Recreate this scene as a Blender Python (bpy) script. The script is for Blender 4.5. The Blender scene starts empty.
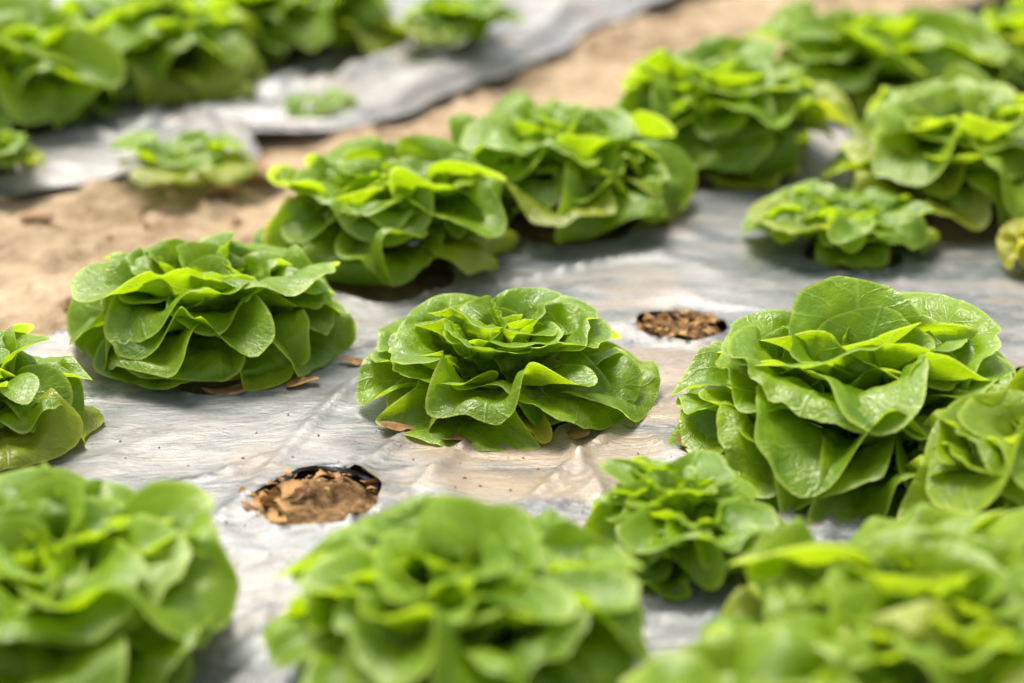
import bpy, math, random
import numpy as np
from mathutils import Vector

# ------------------------------------------------------------------ scene
scn = bpy.context.scene
COL = scn.collection
W, H = 1024, 683
F_PX = 1980.0
CAM_H = 0.84
PITCH = math.radians(22.0)
R_ = math.radians


def at(px, py, z=0.0):
    """ground point (height z) seen at a pixel of the photograph"""
    x = (px - W / 2) / F_PX
    y = -(py - H / 2) / F_PX
    dy = math.cos(PITCH) + y * math.sin(PITCH)
    dz = -math.sin(PITCH) + y * math.cos(PITCH)
    t = (z - CAM_H) / dz
    return (x * t, dy * t)


# ------------------------------------------------------------------ noise
def _hash(ix, iy, seed):
    h = (ix.astype(np.int64) * 374761393 + iy.astype(np.int64) * 668265263 + seed * 1442695041) & 0x7fffffff
    h = ((h ^ (h >> 13)) * 1274126177) & 0x7fffffff
    h = h ^ (h >> 16)
    return (h & 0xffff) / 65535.0


def vnoise(x, y, seed=0):
    ix = np.floor(x); iy = np.floor(y)
    fx = x - ix; fy = y - iy
    fx = fx * fx * fx * (fx * (fx * 6 - 15) + 10)
    fy = fy * fy * fy * (fy * (fy * 6 - 15) + 10)
    a = _hash(ix, iy, seed); b = _hash(ix + 1, iy, seed)
    c = _hash(ix, iy + 1, seed); d = _hash(ix + 1, iy + 1, seed)
    return (a + (b - a) * fx) * (1 - fy) + (c + (d - c) * fx) * fy


def fbm(x, y, seed=0, octv=4, gain=0.5):
    r = 0; a = 1; t = 0
    for o in range(octv):
        r = r + a * vnoise(x * 2 ** o + 17.3 * o, y * 2 ** o - 9.1 * o, seed + o * 7)
        t += a; a *= gain
    return r / t


def sstep(a, b, x):
    t = np.clip((x - a) / (b - a), 0, 1)
    return t * t * (3 - 2 * t)


# ------------------------------------------------------------------ object helpers
def mesh_obj(name, verts, faces, mat, parent=None, loc=None, uv=None, smooth=True):
    me = bpy.data.meshes.new(name)
    verts = np.asarray(verts, dtype=np.float64)
    me.from_pydata(verts.tolist(), [], faces if isinstance(faces, list) else faces.tolist())
    if smooth:
        me.polygons.foreach_set('use_smooth', [True] * len(me.polygons))
    if uv is not None:
        lay = me.uv_layers.new(name='UVMap')
        li = np.empty(len(me.loops), dtype=np.int32)
        me.loops.foreach_get('vertex_index', li)
        lay.data.foreach_set('uv', np.asarray(uv, dtype=np.float32)[li].ravel())
    me.materials.append(mat)
    me.update()
    o = bpy.data.objects.new(name, me)
    COL.objects.link(o)
    if parent is not None:
        o.parent = parent
    if loc is not None:
        o.location = loc
    return o


def empty(name, loc):
    o = bpy.data.objects.new(name, None)
    o.empty_display_size = 0.05
    COL.objects.link(o)
    o.location = loc
    return o


def tag(o, label=None, cat=None, group=None, kind=None):
    if label: o['label'] = label
    if cat: o['category'] = cat
    if group: o['group'] = group
    if kind: o['kind'] = kind
    return o


def grid_faces(nx, ny):
    i = np.arange(nx - 1)[:, None]; j = np.arange(ny - 1)[None, :]
    a = (i * ny + j).ravel()
    return np.stack([a, a + ny, a + ny + 1, a + 1], axis=1)


# ------------------------------------------------------------------ materials
class NT:
    def __init__(self, name):
        self.m = bpy.data.materials.new(name)
        self.m.use_nodes = True
        self.t = self.m.node_tree
        self.t.nodes.clear()
        self.out = self.n('ShaderNodeOutputMaterial')

    def n(self, typ, **kw):
        nd = self.t.nodes.new(typ)
        for k, v in kw.items():
            setattr(nd, k, v)
        return nd

    def put(self, sock, v):
        if isinstance(v, bpy.types.NodeSocket):
            self.t.links.new(v, sock)
        elif v is not None:
            sock.default_value = v

    def math(self, op, a, b=None, c=None, clamp=False):
        nd = self.n('ShaderNodeMath', operation=op)
        nd.use_clamp = clamp
        self.put(nd.inputs[0], a)
        if b is not None: self.put(nd.inputs[1], b)
        if c is not None: self.put(nd.inputs[2], c)
        return nd.outputs[0]

    def ramp(self, x, lo, hi, a=0.0, b=1.0):
        nd = self.n('ShaderNodeMapRange', interpolation_type='SMOOTHSTEP')
        self.put(nd.inputs[0], x)
        nd.inputs[1].default_value = lo; nd.inputs[2].default_value = hi
        nd.inputs[3].default_value = a; nd.inputs[4].default_value = b
        return nd.outputs[0]

    def mix(self, f, a, b, blend='MIX'):
        nd = self.n('ShaderNodeMix', data_type='RGBA', blend_type=blend)
        self.put(nd.inputs[0], f)
        self.put(nd.inputs[6], a if not isinstance(a, tuple) else (*a, 1))
        self.put(nd.inputs[7], b if not isinstance(b, tuple) else (*b, 1))
        return nd.outputs[2]

    def noise(self, vec, scale, detail=4, rough=0.55, dist=0.0):
        nd = self.n('ShaderNodeTexNoise')
        self.put(nd.inputs['Vector'], vec)
        nd.inputs['Scale'].default_value = scale
        nd.inputs['Detail'].default_value = detail
        nd.inputs['Roughness'].default_value = rough
        nd.inputs['Distortion'].default_value = dist
        return nd.outputs[0]

    def mapping(self, vec, rot=(0, 0, 0), scale=(1, 1, 1), loc=(0, 0, 0)):
        nd = self.n('ShaderNodeMapping')
        self.put(nd.inputs[0], vec)
        nd.inputs[1].default_value = loc
        nd.inputs[2].default_value = rot
        nd.inputs[3].default_value = scale
        return nd.outputs[0]

    def bump(self, h, strength, dist, normal=None):
        nd = self.n('ShaderNodeBump')
        nd.inputs['Strength'].default_value = strength
        nd.inputs['Distance'].default_value = dist
        self.put(nd.inputs['Height'], h)
        if normal is not None: self.put(nd.inputs['Normal'], normal)
        return nd.outputs[0]

    def principled(self, color, rough, normal=None, metallic=0.0, spec=0.5):
        nd = self.n('ShaderNodeBsdfPrincipled')
        self.put(nd.inputs['Base Color'], color if not isinstance(color, tuple) else (*color, 1))
        self.put(nd.inputs['Roughness'], rough)
        self.put(nd.inputs['Metallic'], metallic)
        self.put(nd.inputs['Specular IOR Level'], spec)
        if normal is not None: self.put(nd.inputs['Normal'], normal)
        return nd.outputs[0]

    def done(self, shader):
        self.t.links.new(shader, self.out.inputs[0])
        return self.m


def leaf_material():
    k = NT('lettuce_leaf')
    uv = k.n('ShaderNodeUVMap').outputs[0]
    sep = k.n('ShaderNodeSeparateXYZ'); k.t.links.new(uv, sep.inputs[0])
    dx = k.math('MULTIPLY_ADD', sep.outputs[0], 2.0, -1.0)
    dy = k.math('MULTIPLY_ADD', sep.outputs[1], 2.0, -1.0)
    adx = k.math('ABSOLUTE', dx)
    tc = k.n('ShaderNodeTexCoord').outputs['Object']
    oi = k.n('ShaderNodeObjectInfo')
    rnd = oi.outputs['Random']
    n1 = k.noise(tc, 30, 3)
    n2 = k.noise(tc, 95, 3, 0.6)
    # midrib and side veins
    ribw = k.math('MULTIPLY_ADD', dy, -0.036, 0.052)
    rib = k.math('SUBTRACT', 1.0, k.math('DIVIDE', adx, ribw), clamp=True)
    wob = k.math('MULTIPLY_ADD', n1, 0.22, -0.11)
    s = k.math('ADD', k.math('SUBTRACT', dy, k.math('MULTIPLY', k.math('POWER', adx, 0.8), 0.75)), wob)
    saw = k.math('FRACT', k.math('MULTIPLY_ADD', s, 4.3, k.math('MULTIPLY', rnd, 3.0)))
    tri = k.math('ABSOLUTE', k.math('SUBTRACT', saw, 0.5))
    vein = k.ramp(tri, 0.0, 0.085, 1.0, 0.0)
    vein = k.math('MULTIPLY', vein, k.ramp(adx, 0.95, 0.45, 0.0, 1.0))
    veins = k.math('MAXIMUM', rib, k.math('MULTIPLY', vein, 0.55))
    vor = k.n('ShaderNodeTexVoronoi', feature='DISTANCE_TO_EDGE')
    k.put(vor.inputs['Vector'], tc); vor.inputs['Scale'].default_value = 150
    net = k.ramp(vor.outputs['Distance'], 0.0, 0.12, 1.0, 0.0)
    # colours
    att = k.n('ShaderNodeAttribute', attribute_type='OBJECT', attribute_name='tint').outputs['Fac']
    base = k.mix(k.ramp(n1, 0.35, 0.7), (0.092, 0.188, 0.003), (0.178, 0.298, 0.004))
    base = k.mix(k.math('MULTIPLY', rnd, 0.45), base, (0.225, 0.345, 0.006))
    base = k.mix(k.math('MULTIPLY', veins, 0.45), base, (0.27, 0.42, 0.09))
    base = k.mix(k.math('MULTIPLY', net, 0.10), base, (0.22, 0.38, 0.05))
    base = k.mix(k.ramp(dy, -0.45, -1.0, 0.0, 0.8), base, (0.42, 0.52, 0.18))
    r2 = k.math('ADD', k.math('MULTIPLY', dx, dx), k.math('MULTIPLY', dy, dy))
    rim = k.ramp(r2, 0.93, 1.0)
    base = k.mix(k.math('MULTIPLY', rim, 0.45), base, (0.48, 0.58, 0.09))
    base = k.mix(att, base, (0.55, 0.43, 0.06))
    spot = k.ramp(k.noise(tc, 55, 5, 0.7), 0.68, 0.74)
    base = k.mix(k.math('MULTIPLY', spot, k.math('MULTIPLY_ADD', att, 0.9, 0.15)), base, (0.20, 0.12, 0.03))
    tr = k.mix(0.5, base, (0.57, 0.78, 0.003))
    tr = k.mix(k.math('MULTIPLY', veins, 0.35), tr, (0.50, 0.66, 0.14))
    tr = k.mix(k.math('MULTIPLY', rim, 0.7), tr, (0.66, 0.76, 0.12))
    tr = k.mix(att, tr, (0.7, 0.55, 0.05))
    # relief
    hgt = k.math('SUBTRACT', k.math('MULTIPLY_ADD', n2, 0.9, k.math('MULTIPLY', n1, 1.1)), k.math('MULTIPLY', veins, 0.45))
    hgt = k.math('SUBTRACT', hgt, k.math('MULTIPLY', net, 0.10))
    nrm = k.bump(hgt, 0.36, 0.006)
    p = k.principled(base, k.ramp(n2, 0.3, 0.7, 0.30, 0.44), nrm, 0.0, 0.42)
    t = k.n('ShaderNodeBsdfTranslucent')
    k.put(t.inputs[0], tr); k.put(t.inputs[1], nrm)
    mx = k.n('ShaderNodeMixShader'); mx.inputs[0].default_value = 0.47
    k.t.links.new(p, mx.inputs[1]); k.t.links.new(t.outputs[0], mx.inputs[2])
    return k.done(mx.outputs[0])


def soil_material():
    k = NT('sandy_soil')
    tc = k.n('ShaderNodeNewGeometry').outputs['Position']
    a = k.noise(tc, 5, 5, 0.6); b = k.noise(tc, 38, 6, 0.65); c = k.noise(tc, 260, 4, 0.7)
    col = k.mix(k.ramp(a, 0.3, 0.7), (0.215, 0.145, 0.078), (0.43, 0.32, 0.20))
    col = k.mix(k.ramp(b, 0.42, 0.72, 0.0, 0.65), col, (0.51, 0.395, 0.26))
    col = k.mix(k.ramp(b, 0.44, 0.30, 0.0, 0.8), col, (0.17, 0.105, 0.055))
    col = k.mix(k.ramp(c, 0.55, 0.8, 0.0, 0.35), col, (0.60, 0.48, 0.33))
    h = k.math('ADD', k.math('MULTIPLY', b, 1.0), k.math('MULTIPLY', c, 0.3))
    return k.done(k.principled(col, 0.95, k.bump(h, 0.8, 0.02), 0, 0.15))


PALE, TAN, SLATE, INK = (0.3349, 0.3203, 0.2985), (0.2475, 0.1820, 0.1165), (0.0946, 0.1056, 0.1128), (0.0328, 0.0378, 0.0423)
STAINS_GLARE_SHADE = [(255, 560, .22, PALE, .25), (290, 140, .5, PALE, .3), (520, 20, .6, PALE, .3), (210, 450, .12, PALE, .42), (640, 290, .12, PALE, .5), (730, 310, .10, PALE, .5),  # pale patches: dusty film, with sky glare painted into the near ones
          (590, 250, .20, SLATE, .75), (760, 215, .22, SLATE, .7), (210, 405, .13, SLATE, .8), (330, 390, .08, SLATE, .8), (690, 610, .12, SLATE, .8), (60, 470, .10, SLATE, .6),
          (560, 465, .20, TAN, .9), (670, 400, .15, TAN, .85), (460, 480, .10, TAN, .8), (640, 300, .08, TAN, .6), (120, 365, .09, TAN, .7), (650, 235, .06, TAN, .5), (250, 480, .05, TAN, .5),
          (385, 455, .055, INK, .8), (470, 462, .035, INK, .7), (335, 405, .04, INK, .7), (450, 255, .06, INK, .6), (75, 425, .05, INK, .7)]  # ink patches paint some of the heads' shade into the film colour


def film_material():
    k = NT('silver_mulch_film')
    tc = k.n('ShaderNodeNewGeometry').outputs['Position']
    st = k.mapping(tc, (0, 0, R_(-38)), (1.0, 3.2, 1.0))
    st2 = k.mapping(tc, (0, 0, R_(-68)), (1.3, 3.6, 1.0))
    st3 = k.mapping(tc, (0, 0, R_(14)), (1.0, 3.4, 1.0))
    big = k.noise(tc, 2.2, 4, 0.55, 0.6)
    dust = k.noise(st, 3.6, 8, 0.70, 0.9)
    fine = k.noise(st2, 13, 9, 0.78, 1.3)
    scr = k.noise(st3, 34, 8, 0.80, 1.4)
    cre = k.noise(st3, 7, 5, 0.6, 1.2)
    grit = k.noise(tc, 300, 3, 0.7)
    d1 = k.ramp(k.math('ADD', k.math('MULTIPLY', dust, 0.6), k.math('MULTIPLY', big, 0.4)), 0.41, 0.58)
    col = k.mix(k.ramp(fine, 0.35, 0.65), (0.064, 0.078, 0.088), (0.135, 0.150, 0.158))
    col = k.mix(k.math('MULTIPLY', d1, 0.80), col, (0.200, 0.190, 0.176))
    col = k.mix(k.ramp(fine, 0.54, 0.68, 0.0, 0.55), col, (0.2766, 0.2512, 0.2148))
    mud = k.ramp(k.math('ADD', k.math('MULTIPLY', dust, 0.5), k.math('MULTIPLY', cre, 0.5)), 0.52, 0.63, 0.0, 0.75)
    col = k.mix(mud, col, (0.2402, 0.1711, 0.1019))
    dark = k.ramp(k.noise(st, 5.5, 7, 0.72, 1.6), 0.47, 0.37, 0.0, 0.85)
    col = k.mix(dark, col, (0.0364, 0.0423, 0.0465))
    col = k.mix(k.ramp(scr, 0.53, 0.62, 0.0, 0.6), col, (0.3058, 0.2839, 0.2475))
    col = k.mix(k.ramp(scr, 0.46, 0.36, 0.0, 0.65), col, (0.0510, 0.0546, 0.0546))
    col = k.mix(k.ramp(grit, 0.64, 0.72, 0.0, 0.5), col, (0.1238, 0.0837, 0.0473))

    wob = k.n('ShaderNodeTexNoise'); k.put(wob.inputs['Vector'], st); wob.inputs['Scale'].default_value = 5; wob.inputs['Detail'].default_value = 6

    def patch_mask(px, py, rad, lo=0.35):
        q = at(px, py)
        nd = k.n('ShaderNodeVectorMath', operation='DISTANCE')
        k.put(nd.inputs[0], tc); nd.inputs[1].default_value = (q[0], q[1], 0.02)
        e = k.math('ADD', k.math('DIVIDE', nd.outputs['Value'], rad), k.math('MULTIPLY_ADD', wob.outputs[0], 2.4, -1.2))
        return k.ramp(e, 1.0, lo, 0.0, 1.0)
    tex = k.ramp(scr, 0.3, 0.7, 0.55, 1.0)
    for (px, py, rad, c, f) in STAINS_GLARE_SHADE:
        col = k.mix(k.math('MULTIPLY', k.math('MULTIPLY', patch_mask(px, py, rad), tex), f), col, c)
    speck = k.ramp(k.noise(tc, 120, 4, 0.7), 0.63, 0.70, 0.0, 0.7)
    col = k.mix(k.math('MULTIPLY', speck, k.ramp(big, 0.45, 0.6)), col, (0.115, 0.075, 0.042))
    rough = k.math('ADD', k.math('MULTIPLY', d1, 0.20), k.ramp(fine, 0.3, 0.7, 0.12, 0.30))
    hh = k.math('ADD', k.math('MULTIPLY', cre, 1.0), k.math('MULTIPLY', fine, 0.55))
    hh = k.math('ADD', hh, k.math('MULTIPLY', k.noise(tc, 60, 5, 0.65, 0.8), 0.35))
    n = k.bump(hh, 0.34, 0.010)
    return k.done(k.principled(col, rough, n, 0.15, 0.5))


def plain_material(name, c1, c2, rough, scale=60, translucent=0.0, spec=0.3, bump=0.5):
    k = NT(name)
    tc = k.n('ShaderNodeTexCoord').outputs['Object']
    a = k.noise(tc, scale, 5, 0.65)
    col = k.mix(k.ramp(a, 0.3, 0.7), c1, c2)
    p = k.principled(col, rough, k.bump(a, bump, 0.006), 0, spec)
    if translucent:
        t = k.n('ShaderNodeBsdfTranslucent'); k.put(t.inputs[0], col)
        mx = k.n('ShaderNodeMixShader'); mx.inputs[0].default_value = translucent
        k.t.links.new(p, mx.inputs[1]); k.t.links.new(t.outputs[0], mx.inputs[2])
        return k.done(mx.outputs[0])
    return k.done(p)


M_LEAF = leaf_material()
M_SOIL = soil_material()
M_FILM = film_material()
M_BLACK = plain_material('black_film_underside', (0.02, 0.02, 0.024), (0.07, 0.07, 0.075), 0.35, 40, 0, 0.5)
M_DRY = plain_material('dry_leaf', (0.14, 0.065, 0.022), (0.36, 0.21, 0.085), 0.8, 55, 0.25)
M_LITTER = plain_material('dry_litter', (0.15, 0.065, 0.022), (0.46, 0.27, 0.10), 0.85, 45, 0.1)
M_HOLE = plain_material('hole_soil', (0.075, 0.040, 0.016), (0.21, 0.125, 0.055), 0.95, 90, 0, 0.1, 1.0)
M_CRUMB = plain_material('soil_crumb', (0.22, 0.13, 0.07), (0.42, 0.28, 0.16), 0.95, 80, 0, 0.1, 1.0)
M_STEM = plain_material('pale_stem', (0.38, 0.46, 0.18), (0.5, 0.56, 0.28), 0.5, 50, 0.2)

# ------------------------------------------------------------------ bed axes
ROW = R_(40.0)
D = np.array([math.sin(ROW), math.cos(ROW)])
N_ = np.array([-math.cos(ROW), math.sin(ROW)])
O = np.array(at(50, 345))


def to_st(p):
    q = np.asarray(p) - O
    return float(q @ D), float(q @ N_)


T_FAR = 0.46          # near edge of the far bed

# ------------------------------------------------------------------ film relief
def ridge(x):
    return 1 - np.abs(2 * x - 1)


def film_height(X, Y, S, T):
    def rot(a):
        c, s_ = math.cos(R_(a)), math.sin(R_(a))
        return X * c + Y * s_, -X * s_ + Y * c
    z = 0.022 * (fbm(X * 1.7, Y * 1.7, 41, 3) - 0.45)
    a, b = rot(52)
    wx = 0.25 * (fbm(X * 2, Y * 2, 44, 2) - 0.5)
    z += 0.008 * ridge(vnoise(a * 1.4, (b + wx) * 13, 42)) ** 7 * sstep(0.4, 0.65, fbm(X * 1.5, Y * 1.5, 46, 2))
    a, b = rot(20)
    z += 0.009 * ridge(vnoise(a * 2.5, (b + wx) * 22, 43)) ** 7 * sstep(0.42, 0.62, fbm(X * 2.1 + 7, Y * 2.1, 47, 2))
    a, b = rot(82)
    z += 0.009 * ridge(vnoise(a * 2.5, (b + wx) * 18, 48)) ** 7 * sstep(0.42, 0.62, fbm(X * 2.4 - 4, Y * 2.4, 49, 2))
    a, b = rot(-25)
    z += 0.0012 * (vnoise(a * 14, b * 34, 50) - 0.5)
    return z + 0.012


FAR_S = [-2, 0.0, .33, .50, .56, .66, .72, .80, .88, 1.06, 1.3, 1.58, 1.95, 2.6, 6]
FAR_T = [.48, .46, .47, .42, .31, .35, .43, .35, .33, .37, .39, .45, .50, .50, .5]


def far_edge(S, T):
    u = T - T_FAR
    wob = np.interp(S, FAR_S, FAR_T) - T_FAR + 0.035 * (fbm(S * 7, S * 0 + 4, 72, 3) - 0.5)
    return T + wob * sstep(0.6, 0.0, u)


def far_lift(S, T, T2):
    u = T - T_FAR
    e = np.exp(-(u / 0.16) ** 2)
    z = 0.030 * e * ridge(fbm(S * 1.6, u * 10, 73, 3)) ** 2 * sstep(0.0, 0.05, u)
    z += 0.030 * np.exp(-(u / 0.3) ** 2) * ridge(vnoise(S * 1.7 + u * 5, u * 13 - S * 1.5, 75)) ** 5 * sstep(0.0, 0.05, u)
    z += 0.007 * np.exp(-(u / 0.05) ** 2) * fbm(S * 5, S * 0, 77, 2)
    return z - 0.008 + 0.024 * sstep(0.0, 0.7, u)


def film_z(x, y):
    """height of the film at a ground point"""
    st_, tt = to_st((x, y))
    X, Y, S, T = (np.array([q]) for q in (x, y, st_, tt))
    z = film_height(X, Y, S, T)
    if tt > 0.2:
        z = z + far_lift(S, np.maximum(T, T_FAR + 0.1), T)
    return float(z[0])


# ------------------------------------------------------------------ lettuces
GN = 31
_a = np.linspace(-1, 1, GN)
_A, _B = np.meshgrid(_a, _a, indexing='ij')
DX = (_A * np.sqrt(1 - _B ** 2 / 2)).ravel()
DY = (_B * np.sqrt(1 - _A ** 2 / 2)).ravel()
_sq = 0.14 * sstep(-0.5, 0.3, DY)
BX = DX * (1 - _sq) + _A.ravel() * _sq          # blade outline: broad, flat topped fan
BY = DY * (1 - _sq) + _B.ravel() * _sq
LEAF_FACES = grid_faces(GN, GN).tolist()
LEAF_UV = np.stack([(DX + 1) / 2, (DY + 1) / 2], axis=1)


def leaf_verts(az, L, Wd, e0, e1, cup, ruf, nr, rng, r0=0.012, z0=0.01, recurve=0.0, skew=0.0, fold=0.0, flare=0.5,
               roll=0.0, lip=0.15, zmin=0.004, power=1.3):
    """one obovate leaf: spine rising from the stem at e0 and ending at e1 (degrees), cupped, ruffled at the rim"""
    v = (BY + 1) / 2
    taper = 0.36 + 0.66 * sstep(0.0, 0.60, v)
    x = BX * Wd * taper
    r = np.sqrt(DX ** 2 + DY ** 2)
    th = np.arctan2(DX, DY)
    # spine table
    K = 60
    vv = np.linspace(0, 1.0, K)
    el = np.radians(e0 + (e1 - e0) * vv ** power)
    ds = L / (K - 1)
    sr = np.concatenate([[0], np.cumsum(np.cos(el[:-1]) * ds)])
    sz = np.concatenate([[0], np.cumsum(np.sin(el[:-1]) * ds)])
    Pr = r0 + np.interp(v, vv, sr)
    Pz = z0 + np.interp(v, vv, sz)
    E = np.interp(v, vv, el)
    kap = cup / Wd * (1 - flare * sstep(0.35, 1.0, v))
    kap = np.where(np.abs(kap) < 1e-3, 1e-3, kap)
    ph = x * kap
    lat = np.sin(ph) / kap
    nor = (1 - np.cos(ph)) / kap
    # ruffle
    up = sstep(-0.75, 0.35, DY)
    upw = sstep(-0.45, 0.55, DY)
    p1, p2, p3 = rng.uniform(0, 6.28, 3)
    wave = (np.sin(nr * th + p1) * 0.66 + np.sin((nr * 1.63) * th + p2) * 0.36 + np.sin(nr * 2.6 * th + p3) * 0.07)
    wave = np.tanh(1.35 * wave) / 0.9
    rf = ruf * Wd * wave * r ** 2.4 * (0.22 + 0.78 * upw)
    rf += -recurve * Wd * r ** 4 * up - lip * Wd * r ** 8 * up
    # gentle lumps of the blade
    lx, ly = x / Wd * 3.2, v * 4.2
    sd = int(rng.integers(1, 9999))
    rf += 0.10 * Wd * (fbm(lx + 5, ly + 3, sd, 2) - 0.5) * 2 * (0.3 + 0.7 * r)
    rf += 0.042 * Wd * (vnoise(lx * 2.6 + 9, ly * 2.6, sd + 3) - 0.5) * 2
    rf += fold * np.abs(DX) * Wd
    nn = nor + rf * np.cos(ph)
    lat = lat - rf * np.sin(ph)
    lat = lat + skew * L * v ** 2
    # rim gathering: pull the rim slightly along itself
    outr = Pr - nn * np.sin(E)
    outz = Pz + nn * np.cos(E)
    if roll:
        outz = outz + roll * lat
    ca, sa = math.cos(az), math.sin(az)
    X = outr * ca - lat * sa
    Y = outr * sa + lat * ca
    Z = outz
    lo = zmin + 0.004 * (1 + np.sin(th * 2 + p2))
    soft = 0.008
    Z = lo + soft * np.logaddexp(0, (Z - lo) / soft)
    return np.stack([X, Y, Z], axis=1)


def add_leaf(root, rng, **kw):
    tint = kw.pop('tint', 0.0); label = kw.pop('label', None); part = kw.pop('part', 'leaf')
    zs = kw.pop('zs', 1.0)
    v = leaf_verts(rng=rng, **kw)
    v[:, 2] *= zs
    o = mesh_obj(part, v, LEAF_FACES, M_LEAF, root, None, LEAF_UV)
    o['tint'] = float(tint)
    if label: o['label'] = label
    return o


def lettuce(label, px, py, R, h, n, seed, group, open_=0.5, tint=0.0, ruf=0.34, extra=(), skip=(), z=0.010, name='lettuce', rot=0.0, qmin=-1.0, nrk=1.0, zs=1.0):
    z = 0.018 if group == NEAR else 0.034
    gx, gy = at(px, py, z)
    root = empty(name, (gx, gy, film_z(gx, gy) - 0.006))
    h = h * 0.84
    tag(root, label, 'lettuce', group)
    rng = np.random.default_rng(seed)
    ph0 = rng.uniform(0, 6.28) + rot
    for i in range(n):
        q = i / max(1, n - 1)
        az = ph0 + i * 2.39996 + rng.normal(0, 0.32)
        j = rng.normal(0, 1, 9)
        nr = rng.choice([2.6, 3.2, 3.8, 4.6]) * nrk
        if i in skip or q < qmin:
            continue
        spoon = rng.uniform() < 0.66
        e0 = np.interp(q, [0, .3, .5, .7, .85, 1], [16, 36, 50, 64, 74, 80] if spoon else [32, 50, 62, 72, 80, 86]) + 7 * j[1]
        e1 = np.interp(q, [0, .3, .5, .7, .85, 1], [8, 20, 28, 46, 92, 130] if spoon else [-44, -32, -12, 20, 78, 118]) + 16 * j[2]
        L = np.interp(q, [0, .3, .5, .68, .85, 1], [R * 1.06, R * 1.02, max(R * .84, h), h * 1.12, h * 1.02, h * .86]) * (1 + 0.11 * j[0])
        Wd = L * np.interp(q, [0, .3, .5, .8, 1], [.50, .60, .72, .74, .64]) * (1 + 0.07 * j[3])
        cup = np.interp(q, [0, .4, .7, 1], [.95, 1.4, 1.65, 1.7]) * (1 + .15 * j[6]) * (1.25 if spoon else .9)
        fl = np.interp(q, [0, .6, .85, 1], [.7, .65, .5, .3]) * (.6 if spoon else 1.15)
        rc = np.interp(q, [0, .4, .75, 1], [.05, .16, .12, -.05]) * (.8 if spoon else 1.0)
        z0 = np.interp(q, [0, .4, 1], [.006, .022, .030])
        r0 = np.interp(q, [0, .5, 1], [.016, .012, .004])
        add_leaf(root, rng, part='outer_leaf' if q < .3 else ('heart_leaf' if q > .8 else 'leaf'), zs=zs, az=az, L=L, Wd=Wd, e0=e0, e1=e1, cup=cup, ruf=ruf * np.interp(q, [0, .2, .7, 1], [.7, 1, 1, .75]) * (1 + 0.25 * j[4]), nr=nr,
                 r0=r0, z0=z0, recurve=rc, skew=0.09 * j[5], fold=0.04 * j[7], flare=fl,
                 tint=max(0.0, tint + (0.22 if q < 0.2 and j[8] > 0.35 else 0.0)))
    for kw in extra:
        kw = dict(kw)
        kw['az'] = R_(kw['az']); kw['L'] *= R; kw['Wd'] *= R; kw.setdefault('nr', 3.2); kw.setdefault('cup', 1.1); kw.setdefault('ruf', 0.25); kw['ruf'] *= 1.22; kw['cup'] *= 1.25; kw['Wd'] *= 1.08; kw['nr'] *= 0.98; kw['e1'] += rng.normal(0, 6)
        dg = math.degrees(kw['az']) % 360
        if 38 < dg < 165 and kw['e0'] > 50: kw['L'] *= .84; kw['e1'] -= 14
        if 225 < dg < 315 and kw['e0'] >= 46: kw['L'] *= 1.12; kw['e1'] += 16
        kw['L'] *= 1 + rng.normal(0, .05)
        add_leaf(root, rng, part='outer_leaf' if kw['e0'] < 30 else 'leaf', zs=zs, **kw)
    return root


NEAR = 'lettuces planted through the near film'
FARB = 'lettuces planted through the far film'
def LF(az, L, e0, e1, Wd, **k):
    return dict(az=az, L=L, e0=e0, e1=e1, Wd=Wd, **k)


CENTRE = [
    LF(190, 1.04, 12, 8, .42, ruf=.25), LF(250, 1.04, 10, -6, .52, ruf=.34, nr=4.2), LF(228, .98, 12, 0, .40, tint=.12),
    LF(322, 1.10, 22, -12, .62, ruf=.14, nr=2.6, cup=.7), LF(348, 1.10, 18, -10, .55, ruf=.18, cup=.7), LF(20, 1.02, 25, 5, .5), LF(60, 1.0, 25, 5, .55), LF(105, 1.0, 25, 5, .55), LF(145, 1.0, 28, 15, .5),
    LF(286, 1.02, 8, -4, .15, tint=.55, ruf=.3, label='yellow brown withered leaf tip at the front'),
    LF(214, .98, 20, 42, .55, ruf=.16, nr=2.4, cup=1.25, z0=.014), LF(264, .90, 30, 14, .55, ruf=.42, nr=4.0, z0=.016), LF(300, .86, 34, 4, .46, ruf=.34, recurve=.25, z0=.016),
    LF(168, .96, 44, 42, .62, ruf=.18, nr=2.4, cup=.85, z0=.02), LF(338, .92, 46, 52, .56, ruf=.20, nr=2.6, cup=1.2, z0=.02), LF(14, .98, 46, 46, .52, ruf=.18, nr=2.6, z0=.02),
    LF(312, .70, 32, 40, .15, cup=2.2, ruf=.3, tint=.25, z0=.02, label='narrow pale curled leaf with brown edge'),
    LF(122, .98, 54, 56, .36, cup=1.4, z0=.02), LF(70, .85, 56, 56, .55, z0=.02), LF(238, .72, 46, 56, .45, cup=1.3, z0=.024, ruf=.3),
    LF(276, .66, 56, 60, .50, cup=1.35, ruf=.26, nr=2.6, z0=.03), LF(90, .74, 72, 80, .50, cup=1.3, ruf=.2, z0=.03), LF(150, .70, 66, 74, .44, cup=1.3, z0=.03), LF(24, .70, 68, 70, .42, cup=1.4, z0=.03),
]
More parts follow.
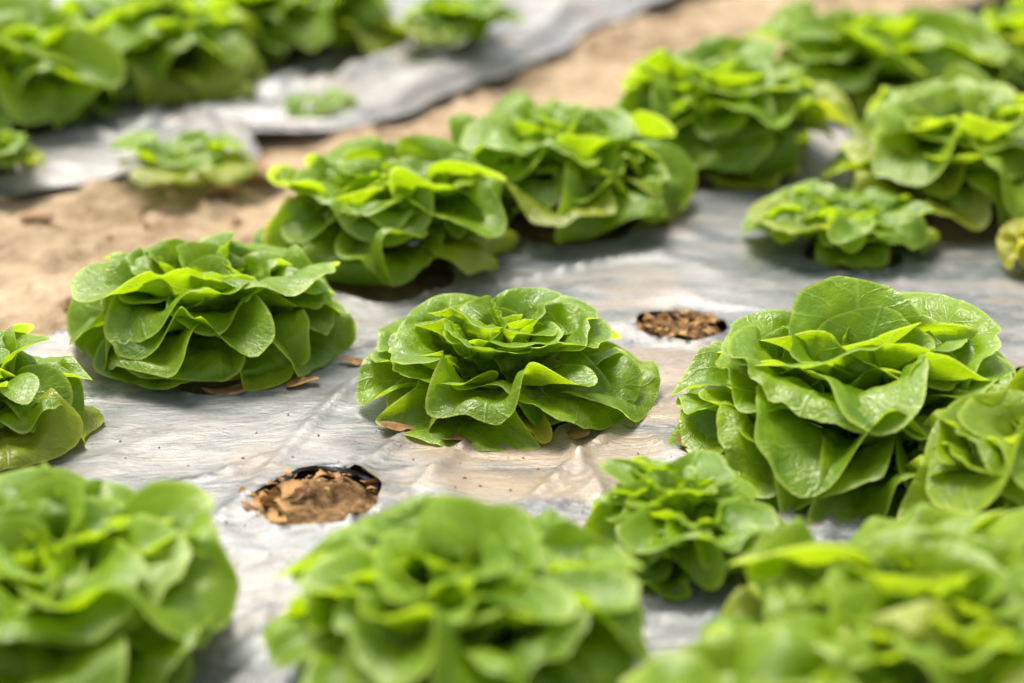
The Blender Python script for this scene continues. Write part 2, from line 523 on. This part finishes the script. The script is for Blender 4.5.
LEFT = [
    LF(222, 1.04, 34, -34, .70, ruf=.16, nr=3), LF(282, 1.06, 42, -46, .66, ruf=.16, nr=3.2, cup=.7, z0=.014), LF(336, 1.08, 24, -34, .52, ruf=.16), LF(303, 1.0, 4, -4, .32, ruf=.3, tint=.15),
    LF(252, .98, 14, -12, .5), LF(180, 1.0, 30, 0, .6), LF(140, 1.0, 30, 0, .6), LF(100, 1.0, 30, 0, .6), LF(60, 1.0, 30, 5, .6), LF(20, 1.02, 30, 0, .55), LF(200, 1.02, 28, -20, .5),
    LF(358, 1.04, 32, 14, .50, ruf=.3), LF(18, .98, 48, 36, .52, ruf=.3, z0=.02), LF(262, .92, 38, 6, .60, ruf=.34, nr=4, z0=.018), LF(236, .90, 52, 8, .72, ruf=.26, nr=3.4, z0=.02), LF(310, .92, 46, 10, .56, ruf=.3, z0=.02),
    LF(186, .98, 50, 42, .50, ruf=.26, z0=.02), LF(202, .84, 54, 30, .52, ruf=.26, z0=.024), LF(276, .84, 62, 20, .86, ruf=.24, nr=3.0, cup=1.0, z0=.024), LF(332, .82, 58, 30, .56, ruf=.3, z0=.024),
    LF(46, .86, 60, 58, .56, ruf=.22, z0=.026), LF(92, .82, 60, 52, .6, z0=.026), LF(128, .84, 60, 55, .5, z0=.026), LF(155, .96, 62, 64, .24, cup=1.8, z0=.026), LF(170, .80, 60, 56, .44, z0=.026), LF(250, .68, 68, 40, .60, ruf=.3, z0=.03),
]
RIGHT = [
    LF(262, 1.10, 10, -8, .62, ruf=.32, nr=3.6), LF(287, 1.06, 12, -8, .60, ruf=.24), LF(215, 1.04, 12, -6, .46), LF(238, 1.0, 18, 4, .60, ruf=.26), LF(188, 1.02, 12, 4, .32, tint=.06), LF(316, 1.04, 16, 0, .55), LF(342, 1.02, 22, 6, .5),
    LF(10, 1.0, 25, 10, .55), LF(60, 1.0, 28, 15, .55), LF(100, 1.0, 28, 15, .55), LF(140, 1.0, 28, 15, .55), LF(172, 1.0, 26, 14, .44),
    LF(264, .98, 28, 18, .62, ruf=.36, nr=3.8, z0=.02), LF(206, .90, 38, 28, .40, cup=1.7, z0=.02), LF(322, .95, 38, 20, .5, z0=.02), LF(354, .98, 42, 20, .46, ruf=.16, z0=.024), LF(26, 1.02, 46, 50, .58, ruf=.10, nr=2.2, cup=.8, z0=.024), LF(62, .96, 52, 56, .5, z0=.024),
    LF(170, .98, 50, 52, .46, ruf=.18, z0=.024), LF(240, .86, 60, 10, .62, ruf=.20, nr=2.6, z0=.028), LF(296, .84, 56, 18, .56, ruf=.34, nr=4, z0=.028), LF(194, .82, 56, 44, .42, cup=1.5, z0=.028),
    LF(80, .88, 68, 72, .46, ruf=.14, nr=2.4, z0=.03), LF(108, .86, 66, 72, .44, ruf=.16, nr=2.4, z0=.03), LF(136, .84, 62, 66, .42, z0=.03), LF(274, .74, 74, 52, .64, ruf=.15, nr=2.4, z0=.03), LF(228, .70, 68, 54, .40, z0=.03), LF(330, .74, 64, 54, .46, z0=.03),
]
PLANTS = [
    # label, px, py, R, h, n, seed, group, kwargs
    ('large sharp lettuce beside the soil path, its frilled leaves spread wide, left of centre', 213, 339, .141, .112, 25, 11, NEAR, dict(extra=LEFT, qmin=.78, zs=.88)),
    ('full green lettuce at the soil path edge, second in the row behind the left head', 388, 257, .149, .104, 24, 62, NEAR, {}),
    ('broad bright lettuce in the edge row, directly behind the central head', 567, 208, .148, .112, 24, 13, NEAR, {}),
    ('tall blurred lettuce in the edge row with a pale torn leaf hanging at its front', 716, 160, .155, .140, 24, 14, NEAR, {}),
    ('blurred lettuce partly hidden behind two bigger heads, upper right at the soil path', 863, 102, .160, .128, 22, 15, NEAR, {}),
    ('central lettuce in sharp focus with an open rosette of glossy cupped leaves', 500, 393, .134, .112, 22, 6, NEAR, dict(extra=CENTRE, qmin=.84, zs=.84)),
    ('biggest lettuce in near focus, right of the central head, with glowing yellow green leaves', 850, 436, .174, .160, 25, 37, NEAR, dict(extra=RIGHT, qmin=.84, zs=.83)),
    ('large bushy blurred lettuce cut by the right edge, behind the small stunted one', 956, 194, .180, .125, 26, 58, NEAR, {'tint': 0.05}),
    ('small flat stunted lettuce alone on the film in front of the big bushy one', 846, 240, .102, .042, 24, 19, NEAR, {'ruf': .30, 'zs': .82, 'nrk': 1.15}),
    ('small lettuce cut by the left edge, upright leaves, beside the film margin', -20, 424, .104, .085, 18, 20, NEAR, {}),
    ('dark green blurred lettuce with a closed heart in the bottom left corner', 48, 646, .148, .104, 24, 21, NEAR, {}),
    ('large blurred lettuce with curled light rims in front of the bare hole, bottom centre', 466, 692, .138, .112, 28, 57, NEAR, {'nrk': 1.2, 'ruf': .34}),
    ('small compact lettuce wedged between the blurred foreground heads and the biggest lettuce', 674, 549, .076, .066, 20, 23, NEAR, {'zs': .86, 'ruf': .38}),
    ('strongly blurred bright lettuce in the lower right, right of the small compact one', 924, 706, .140, .112, 28, 44, NEAR, {'tint': 0.04, 'nrk': 1.2, 'ruf': .34}),
    ('nearest lettuce, cut by the bottom edge, most blurred of all, pale leaf tops only', 850, 862, .150, .095, 24, 25, NEAR, {'tint': 0.04}),
    ('bright lettuce cut by the right edge, tucked just below the biggest lettuce', 1046, 524, .124, .112, 22, 41, NEAR, {'tint': 0.08}),
    ('mostly hidden yellowing lettuce at the right edge with a single yellow leaf', 1078, 262, .085, .060, 14, 27, NEAR, {'tint': 0.45}),
    ('grey green blurred lettuce at the top right edge, half hidden by the bushy one', 1046, 80, .145, .115, 22, 28, NEAR, {}),
    ('farthest lettuce of the edge row, only its underside showing at the top right', 1030, 4, .155, .120, 22, 29, NEAR, {}),
    ('blurred lettuce in the top left corner, leftmost on the far film', 10, 106, .162, .140, 24, 30, FARB, {}),
    ('biggest blurred lettuce on the far film, between the corner head and the third one', 150, 74, .174, .140, 24, 31, FARB, {}),
    ('blurred lettuce cut by the top edge, third along the far film', 300, 38, .168, .125, 24, 32, FARB, {}),
    ('little round blurred lettuce on the pale far film near its soil edge', 457, 44, .083, .050, 18, 33, FARB, {}),
    ('small floppy lettuce sprawled at the torn edge of the far film by the soil', 176, 160, .082, .026, 9, 34, FARB, {'zs': .6}),
    ('flat seedling lying in a fold of the far film, in front of the third head', 322, 100, .050, .008, 7, 35, FARB, {'zs': .45}),
    ('tiny lettuce cut by the left edge, on the far film flap', -6, 168, .055, .045, 12, 36, FARB, {}),
]
plant_xy = []
for P in PLANTS:
    lab, px, py, Rr, hh, n, sd, grp, kw = P
    ob = lettuce(lab, px, py, Rr, hh, int(n * 1.35), sd, grp, **kw)
    plant_xy.append((ob.location.x, ob.location.y, Rr))

# ------------------------------------------------------------------ ground
BARE = [(at(319, 523), 0.063), (at(679, 345), 0.048), (at(1042, 404), 0.060)]


def soil_height(x, y):
    z = 0.030 * (fbm(x * 2.2, y * 2.2, 5, 3) - 0.5) + 0.034 * (fbm(x * 9, y * 9, 6, 4) - 0.5)
    z = z + 0.060 * np.maximum(0, fbm(x * 24, y * 24, 7, 3) - 0.54)
    return z - 0.006


def make_ground():
    s = np.concatenate([[-60, -20, -6, -2], np.arange(-0.8, 7.0, 0.014), [7.2, 8, 10, 16, 40, 90]])
    t = np.concatenate([[-60, -20, -8, -4], np.arange(-3.0, -0.12, 0.05), np.arange(-0.12, T_FAR + 0.45, 0.013), np.arange(T_FAR + 0.5, T_FAR + 3, 0.06), [T_FAR + 4, 10, 25, 60, 90]])
    S, T = np.meshgrid(s, t, indexing='ij')
    X = O[0] + S * D[0] + T * N_[0]; Y = O[1] + S * D[1] + T * N_[1]
    under = np.maximum(sstep(0.02, -0.10, T), sstep(T_FAR + 0.12, T_FAR + 0.3, T))
    Z = soil_height(X, Y)
    Z = Z * (1 - under) + (-0.008 + 0.25 * (Z + 0.006)) * under
    o = mesh_obj('ground', np.stack([X.ravel(), Y.ravel(), Z.ravel()], 1), grid_faces(len(s), len(t)), M_SOIL)
    tag(o, 'sandy tan soil of the path between the two film covered beds', None, None, 'structure')


make_ground()


def film(name, s, t, edge_fn, label, holes, lift_fn):
    S, T = np.meshgrid(s, t, indexing='ij')
    T2 = edge_fn(S, T)
    X = O[0] + S * D[0] + T2 * N_[0]; Y = O[1] + S * D[1] + T2 * N_[1]
    Z = film_height(X, Y, S, T2) + lift_fn(S, T, T2)
    keep = np.ones(S.shape, bool)
    for (hx, hy), hr, lip in holes:
        dx, dy = X - hx, Y - hy
        d = np.sqrt(dx * dx + dy * dy) + 1e-9
        ang = np.arctan2(dy, dx)
        rr = hr * (1 + 0.07 * np.sin(2 * ang + hx * 9) + 0.05 * np.sin(5 * ang + hy * 7))
        near = (d > rr - 0.0075) & (d < rr + 0.004)      # pull the nearest vertices on to the cut edge
        X = np.where(near, hx + dx / d * rr, X)
        Y = np.where(near, hy + dy / d * rr, Y)
        rad = sum(np.sin(ang * m_ + hx * 37 * m_ + hy * 53) for m_ in (5, 8, 13)) / 3
        Z = Z + 0.0035 * np.maximum(0, rad) ** 2 * np.exp(-np.maximum(d - rr, 0) / 0.07) * sstep(0.0, 0.02, d - rr)
        Z = Z + lip * np.exp(-((np.maximum(d, rr) - rr) / 0.012) ** 2)
        keep &= ~(d <= rr - 0.0075)
    F = grid_faces(len(s), len(t))
    kf = keep.ravel()[F].all(axis=1)
    F = F[kf]
    V = np.stack([X.ravel(), Y.ravel(), Z.ravel()], 1)
    used = np.unique(F)
    remap = np.full(len(V), -1); remap[used] = np.arange(len(used))
    o = mesh_obj(name, V[used], remap[F], M_FILM)
    tag(o, label, 'plastic sheet', 'mulch films')
    return o


near_holes = [(c, r, 0.006) for c, r in BARE]
for (x, y, r) in plant_xy[:19]:
    near_holes.append(((x + 0.0, y - 0.42 * r), 0.60 * r, 0.003))
far_holes = [((x, y), 0.45 * r, 0.003) for (x, y, r) in plant_xy[19:]]


def near_edge(S, T):
    wob = np.interp(S, [-2, 0.1, .42, .9, 1.3, 2.1, 6], [0, 0.005, .06, .10, .09, .03, .0]) + 0.012 * (fbm(S * 2.3, S * 0 + 1, 61, 3) - 0.5) + 0.012 * (fbm(S * 11, S * 0 + 4, 62, 2) - 0.5)
    return T + wob * sstep(-0.4, 0.0, T)


def near_lift(S, T, T2):
    e = sstep(-0.07, 0.0, T)
    return 0.012 * np.exp(-((T + 0.035) / 0.03) ** 2) - 0.006 * e + 0.010 * sstep(-0.8, -0.1, T) * 0


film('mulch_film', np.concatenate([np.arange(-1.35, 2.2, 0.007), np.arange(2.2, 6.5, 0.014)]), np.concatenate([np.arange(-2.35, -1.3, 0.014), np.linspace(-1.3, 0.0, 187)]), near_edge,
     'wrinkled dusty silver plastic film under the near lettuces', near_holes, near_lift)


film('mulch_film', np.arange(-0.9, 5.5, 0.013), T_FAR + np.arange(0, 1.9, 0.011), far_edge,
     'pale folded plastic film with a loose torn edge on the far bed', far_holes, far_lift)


# ------------------------------------------------------------------ planting holes
def flake(rng, size, flat=0.5):
    """irregular curled scrap, a small grid"""
    m = 6
    a = np.linspace(-1, 1, m)
    A, B = np.meshgrid(a, a, indexing='ij')
    x = (A * np.sqrt(1 - B ** 2 / 2)).ravel(); y = (B * np.sqrt(1 - A ** 2 / 2)).ravel()
    ang = np.arctan2(y, x)
    k = 1 + 0.25 * np.sin(3 * ang + rng.uniform(0, 6)) + 0.15 * np.sin(7 * ang + rng.uniform(0, 6))
    x = x * k * size; y = y * k * size * rng.uniform(0.35, 0.8)
    z = flat * size * (np.sin(x / size * 1.5 + rng.uniform(0, 6)) * 0.5 + (y / size) ** 2 * rng.uniform(-1, 1))
    z = z - z.min()
    return np.stack([x, y, z], 1), grid_faces(m, m)


def rot_z(v, a):
    c, s = math.cos(a), math.sin(a)
    w = v.copy(); w[:, 0] = v[:, 0] * c - v[:, 1] * s; w[:, 1] = v[:, 0] * s + v[:, 1] * c
    return w


def tilt(v, a):
    c, s = math.cos(a), math.sin(a)
    w = v.copy(); w[:, 1] = v[:, 1] * c - v[:, 2] * s; w[:, 2] = v[:, 1] * s + v[:, 2] * c
    return w


def planting_hole(c, r, seed, label):
    rng = np.random.default_rng(seed)
    root = empty('planting_hole', (c[0], c[1], film_z(c[0], c[1]) - 0.014))
    tag(root, label, 'hole', 'bare planting holes')
    # lumpy soil plug
    m = 44
    a = np.linspace(-1, 1, m)
    A, B = np.meshgrid(a, a, indexing='ij')
    x = (A * np.sqrt(1 - B ** 2 / 2)).ravel() * r * 1.12; y = (B * np.sqrt(1 - A ** 2 / 2)).ravel() * r * 1.12
    d = np.sqrt(x * x + y * y) / r
    z = 0.006 + 0.020 * (fbm(x * 45 + seed, y * 45, seed, 4) - 0.45) + 0.010 * (1 - d ** 2) - 0.004 * sstep(0.85, 1.1, d)
    mesh_obj('soil_plug', np.stack([x, y, z], 1), grid_faces(m, m), M_HOLE, root)
    # litter scraps
    V, F, k = [], [], 0
    for i in range(100):
        v, f = flake(rng, rng.choice([.002, .003, .004, .006, .010]) * rng.uniform(.7, 1.2), 0.8)
        v = rot_z(tilt(v, rng.normal(0, 0.5)), rng.uniform(0, 6.28))
        rr = r * math.sqrt(rng.uniform(0, 1)) * 0.98; aa = rng.uniform(0, 6.28)
        if rng.uniform() < 0.4: aa = rng.normal(math.pi, 0.5); rr = r * rng.uniform(0.6, 1.08)
        v = v + np.array([rr * math.cos(aa), rr * math.sin(aa), 0.011 + 0.010 * (1 - (rr / r) ** 2) + rng.uniform(-.002, 0.004)])
        V.append(v); F.append(f + k); k += len(v)
    mesh_obj('dry_litter', np.concatenate(V), np.concatenate(F), M_LITTER, root)
    # torn dark lip of the film, standing up at the back
    K = 90
    ang = np.linspace(R_(35), R_(140), K)
    rings = []
    for j, (dr, dz) in enumerate([(0.004, 0.011), (0.0025, 0.0125), (0.001, 0.013), (0.000, 0.012), (-0.001, 0.008)]):
        w = np.sin(np.clip((ang - ang[0]) / (ang[-1] - ang[0]), 0, 1) * math.pi) ** 0.6
        rr = r * (1 + 0.07 * np.sin(2 * ang + c[0] * 9) + 0.05 * np.sin(5 * ang + c[1] * 7)) + dr + 0.002 * np.sin(ang * 9 + j)
        zz = 0.006 + dz * (0.35 + 0.65 * w) * (0.9 + 0.12 * np.sin(ang * 4 + seed)) + 0.0008 * np.sin(ang * 13 + j * 2)
        rings.append(np.stack([rr * np.cos(ang), rr * np.sin(ang), zz], 1))
    mesh_obj('torn_lip', np.concatenate(rings), grid_faces(5, K), M_BLACK, root)
    return root


planting_hole(*BARE[0], 3, 'round bare planting hole full of dry brown litter, in front of the central lettuce')
planting_hole(*BARE[1], 4, 'smaller bare planting hole with pale soil behind the central lettuce')
planting_hole(*BARE[2], 5, 'bare hole with dark rim at the right picture edge beside the biggest lettuce')

# ------------------------------------------------------------------ dry leaves and crumbs
rng = np.random.default_rng(77)
DRY = [(165, 384, .030, 'dry brown leaf under the left front of the left head'),
       (228, 391, .038, 'long dry tan leaf pressed under the front of the left head'),
       (300, 385, .030, 'flat brown leaf under the right front of the left head'),
       (352, 366, .024, 'pale dry leaf on the film between the left and central heads'),
       (398, 436, .036, 'brown papery leaf under the left front of the central lettuce'),
       (455, 446, .034, 'wide brown leaf pressed flat under the front of the central lettuce'),
       (575, 440, .028, 'dry curled leaf under the right front of the central lettuce'),
       (30, 455, .036, 'dry brown leaf below the small lettuce at the left edge'),
       (550, 238, .040, 'dry brown leaf in front of the broad bright lettuce'),
       (762, 180, .040, 'tan dead leaf in front of the tall blurred lettuce'),
       (880, 250, .030, 'dry brown leaf under the small stunted lettuce'),
       (752, 566, .020, 'yellow brown leaf scrap right of the small compact lettuce'),
       (820, 505, .036, 'brown leaf pressed under the front of the biggest lettuce'),
       (690, 455, .024, 'small dry scrap left of the biggest lettuce')]
for (px, py, sz, lab) in DRY:
    sz *= 0.62
    v, f = flake(rng, sz, 0.45)
    v[:, 2] += 0.30 * sz * fbm(v[:, 0] / sz * 1.6 + px, v[:, 1] / sz * 2.4 + py, 5, 2)
    v[:, 2] -= v[:, 2].min()
    v = rot_z(v, rng.uniform(-0.5, 0.5))
    gx, gy = at(px, py, 0.015)
    o = mesh_obj('dry_leaf', v, f, M_DRY, None, (gx, gy, film_z(gx, gy) + 0.001))
    md = o.modifiers.new('round', 'SUBSURF'); md.levels = 1; md.render_levels = 1
    tag(o, lab, 'dry leaf', 'dead leaves on the film')


def lump(rng, size):
    import bmesh
    bm = bmesh.new(); bmesh.ops.create_icosphere(bm, subdivisions=3, radius=1.0)
    V = np.array([v.co[:] for v in bm.verts]); F = [[v.index for v in f.verts] for f in bm.faces]
    bm.free()
    o_ = rng.uniform(0, 50)
    k = 0.65 + 0.7 * fbm(V[:, 0] * 1.6 + o_, V[:, 1] * 1.6 + V[:, 2] * 1.3, 91, 3)
    V = V * k[:, None] * size * np.array([1.2, 0.9, 0.6])
    return V, F


for (px, py, sz, lab) in [(263, 178, .022, 'dark soil clod on the path, left of the second edge row lettuce'),
                          (223, 190, .020, 'low soil clod on the path above the large left lettuce'),
                          (36, 222, .016, 'small dark clod on the path near the left edge'),
                          (470, 72, .022, 'blurred soil clod on the path under the far film edge')]:
    V, F = lump(rng, sz)
    gx, gy = at(px, py)
    o = mesh_obj('soil_clod', V, F, M_CRUMB, None, (gx, gy, 0.006))
    tag(o, lab, 'clod', 'soil clods on the path')

# crumbs scattered on film and path: nobody could count them
V, F, k = [], [], 0
for i in range(700):
    px = rng.uniform(0, 1024); py = rng.uniform(130, 680)
    x, y = at(px, py)
    s, t = to_st((x, y))
    if rng.uniform() < 0.5 and t < 0: continue
    sz = rng.uniform(0.0009, 0.0022) if t < 0 else rng.choice([.002, .004, .006, .009, .014])
    base = np.array([[1, 0, 0], [-.5, .87, 0], [-.5, -.87, 0], [.1, .1, .9], [0, 0, -.5]]) * sz * rng.uniform(.6, 1.3, (5, 3))
    z = (float(film_height(np.array([x]), np.array([y]), 0, 0)[0]) if t < -0.1 else float(soil_height(np.array([x]), np.array([y]))[0])) + 0.0005
    if any((x - c[0]) ** 2 + (y - c[1]) ** 2 < (r * 1.1) ** 2 for c, r in BARE): continue
    V.append(rot_z(base, rng.uniform(0, 6.28)) + np.array([x, y, z]))
    F += [[a + k, b + k, c + k] for a, b, c in ((0, 1, 3), (1, 2, 3), (2, 0, 3), (1, 0, 4), (2, 1, 4), (0, 2, 4))]
    k += 5
o = mesh_obj('soil_crumbs', np.concatenate(V), F, M_CRUMB, None, None, None, False)
tag(o, 'loose brown soil crumbs scattered over film and path', 'crumbs', None, 'stuff')

# ------------------------------------------------------------------ light
SUN_EL, SUN_AZ = R_(62), R_(-25)       # azimuth from +Y (ahead of the camera) towards +X
wd = bpy.data.worlds.new('World'); scn.world = wd; wd.use_nodes = True
nt = wd.node_tree
bg = nt.nodes['Background']
sky = nt.nodes.new('ShaderNodeTexSky'); sky.sky_type = 'NISHITA'; sky.sun_disc = False
sky.sun_elevation = SUN_EL; sky.sun_rotation = SUN_AZ
sky.air_density = 1.0; sky.dust_density = 4.0; sky.ozone_density = 1.0
hs = nt.nodes.new('ShaderNodeHueSaturation'); hs.inputs['Saturation'].default_value = 0.35
nt.links.new(sky.outputs[0], hs.inputs['Color']); nt.links.new(hs.outputs[0], bg.inputs[0])
bg.inputs[1].default_value = 0.070
sl = bpy.data.lights.new('sun', 'SUN'); sl.energy = 1.5; sl.angle = R_(24); sl.color = (1.0, 0.93, 0.82)
so = bpy.data.objects.new('sun', sl); COL.objects.link(so)
dirv = Vector((math.sin(SUN_AZ) * math.cos(SUN_EL), math.cos(SUN_AZ) * math.cos(SUN_EL), math.sin(SUN_EL)))
so.rotation_euler = dirv.to_track_quat('Z', 'Y').to_euler()
so.location = (0, 0, 5)

# ------------------------------------------------------------------ camera
cd = bpy.data.cameras.new('camera'); cam = bpy.data.objects.new('camera', cd); COL.objects.link(cam)
cd.sensor_width = 36; cd.lens = F_PX / W * 36
cd.clip_start = 0.05; cd.clip_end = 300
cam.location = (0, 0, CAM_H); cam.rotation_euler = (math.pi / 2 - PITCH, 0, 0)
cd.dof.use_dof = True
fx, fy = at(505, 415, 0.03)
cd.dof.focus_distance = fy * math.cos(PITCH) + (CAM_H - 0.04) * math.sin(PITCH)
cd.dof.aperture_fstop = 1.9
scn.camera = cam
scn.view_settings.view_transform = 'Standard'; scn.view_settings.look = 'None'
scn.view_settings.exposure = 2.1; scn.view_settings.gamma = 1
